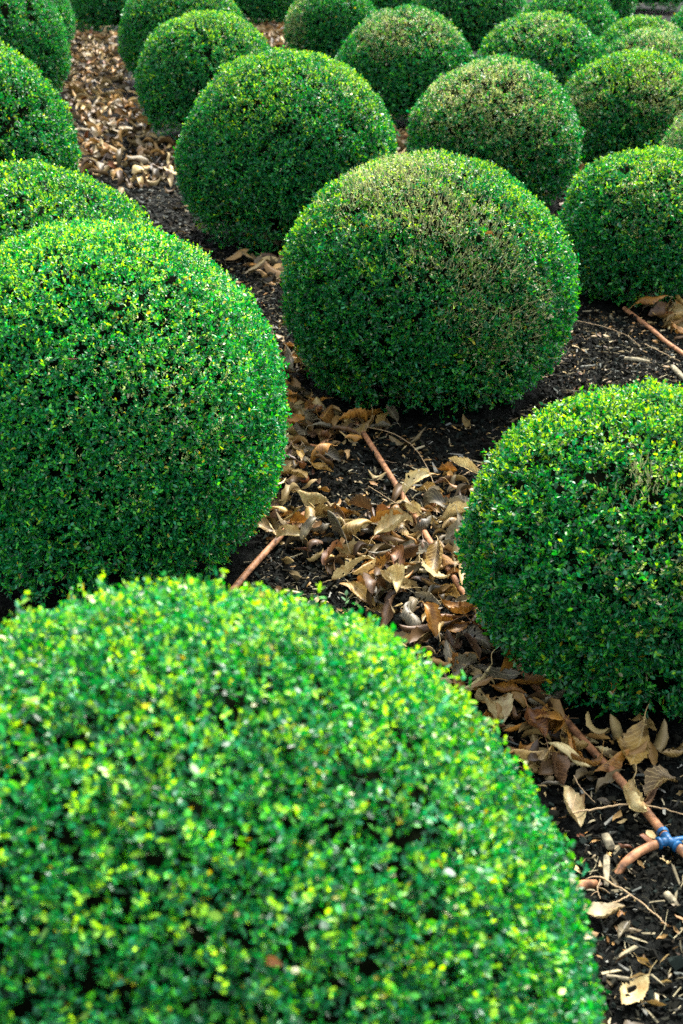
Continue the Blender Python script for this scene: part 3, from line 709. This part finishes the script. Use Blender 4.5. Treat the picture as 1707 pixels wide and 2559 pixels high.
twig([(1572, 2242), (1548, 2256), (1520, 2268), (1498, 2285)], 'short forked side twig meeting the slanting one on black soil', .0017, .022)
twig([(920, 1208), (955, 1226), (1005, 1258)], 'short pale straight twig on mulch left of the long pipe', .0014, .02)
twig([(1110, 1197), (1150, 1178), (1200, 1152)], 'pale straight twig on mulch left of the squat ball', .0016, .02, branch=[(.5, (.7, .5, .1), .04)])
twig([(1610, 865), (1650, 880), (1700, 905)], 'pale thin twig on mulch under the upper right pipe', .0022, .02)
twig([(1440, 815), (1500, 835), (1560, 850), (1600, 870)], 'grey thin twig along the edge of the leaf heap at the right', .0018, .02)
twig([(1432, 1965), (1450, 1995), (1485, 2030)], 'thin dark leaf stalk left of the lower pipe', .0013, .04)
twig([(1500, 2200), (1493, 2225), (1500, 2250)], 'small white branching rootlet beside the blurred ball', .0012, .02, branch=[(.4, (.5, -.6, .1), .03), (.6, (-.6, -.5, 0), .02)])
def stick(p0, p1, rad, label, taper=1.0, name='wood_piece'):
    A = np.array(path_px([p0], rad+.008)[0]); B = np.array(path_px([p1], rad+.004)[0]); d = B-A; P = [A, A+d*.04, A+d*.5+[0, 0, .001], A+d*.96, B]
    V, Q = tube(P, np.array([.75, 1, 1.05, taper, taper*.8])*rad, 9+1); V += np.random.default_rng(3).normal(0, rad*.06, V.shape)
    o = new_obj(name, quad_mesh(name, V, Q, M_STUB, smooth=True)); return tag(o, label, 'piece of wood', 'bits of wood on the soil')
stick((1513, 2085), (1528, 2112), .0085, 'stubby pale rounded wood plug left of the blue joint')
stick((1517, 2135), (1516, 2205), .0062, 'splintered tan wood sliver standing between the two side pipe pieces', .7)
stick((1665, 2225), (1695, 2252), .007, 'short pale wood chip at the right edge below the pipes', .6)
stick((1515, 2440), (1620, 2450), .004, 'thin grey stick lying level above the pale holed leaf', .7)
stick((1560, 895), (1625, 898), .008, 'long pale wood splinter on the mulch below the small right ball', .5)
stick((1680, 915), (1712, 945), .010, 'tan wood chip at the right edge on the mulch', .6)
# little green seedling by the blurred ball's top
sr = bpy.data.objects.new('seedling', None); COL.objects.link(sr); g = gp(865, 1505, .01); sr.location = (g[0], g[1], float(ground_z(g[0], g[1])[0]))
tag(sr, 'tiny pale green seedling on black soil above the blurred ball', 'seedling')
V, Q = tube([(0, 0, 0), (.002, 0, .014), (.001, .002, .028)], [.0012, .001, .0008], 6); new_obj('stem', quad_mesh('stem', V, Q, M_LEAF, np.tile([.2, .3, .1], (len(Q), 1))), sr)
T4, age = sprig_template(333, 3); V = T4*1.5+np.array([0, 0, .03]); b = np.arange(len(V))[:, None]*6
Q = np.stack([b+np.array([[0, 3, 2, 1]]), b+np.array([[3, 0, 5, 4]])], 1).reshape(-1, 4)
new_obj('foliage', quad_mesh('foliage', V, Q, M_LEAF, np.tile([.16, .34, .16], (len(Q), 1))), sr)

# ------------------------------------------------------------------ light
SUN_EL, SUN_AZ = math.radians(54), math.radians(28)       # azimuth measured from +Y (away from the camera) towards +X
w = bpy.data.worlds.new("World"); sc.world = w; w.use_nodes = True; nt = w.node_tree
sky = nt.nodes.new('ShaderNodeTexSky'); sky.sky_type = 'NISHITA'; sky.sun_disc = False
sky.sun_elevation = SUN_EL; sky.sun_rotation = SUN_AZ; sky.air_density = 1.0; sky.dust_density = 3.0; sky.ozone_density = 1.0
bg = nt.nodes['Background']; bg.inputs[1].default_value = .15; hsv = nt.nodes.new('ShaderNodeHueSaturation'); hsv.inputs['Saturation'].default_value = .32; nt.links.new(sky.outputs[0], hsv.inputs['Color']); nt.links.new(hsv.outputs[0], bg.inputs[0])
sd_ = bpy.data.lights.new('sun', 'SUN'); sd_.energy = 2.3; sd_.angle = math.radians(22); sd_.color = (1, .95, .86)
so_ = bpy.data.objects.new('sun', sd_); COL.objects.link(so_)
dirv = Vector((math.sin(SUN_AZ)*math.cos(SUN_EL), math.cos(SUN_AZ)*math.cos(SUN_EL), math.sin(SUN_EL)))
so_.rotation_euler = dirv.to_track_quat('Z', 'Y').to_euler(); so_.location = (3, 3, 6)
sc.view_settings.view_transform = 'Standard'; sc.view_settings.look = 'None'; sc.view_settings.gamma = 1; sc.view_settings.exposure = 2.1
cy = sc.cycles; cy.max_bounces = 3; cy.diffuse_bounces = 1; cy.glossy_bounces = 1; cy.transmission_bounces = 1; cy.use_denoising = False
cy.sample_clamp_indirect = 4
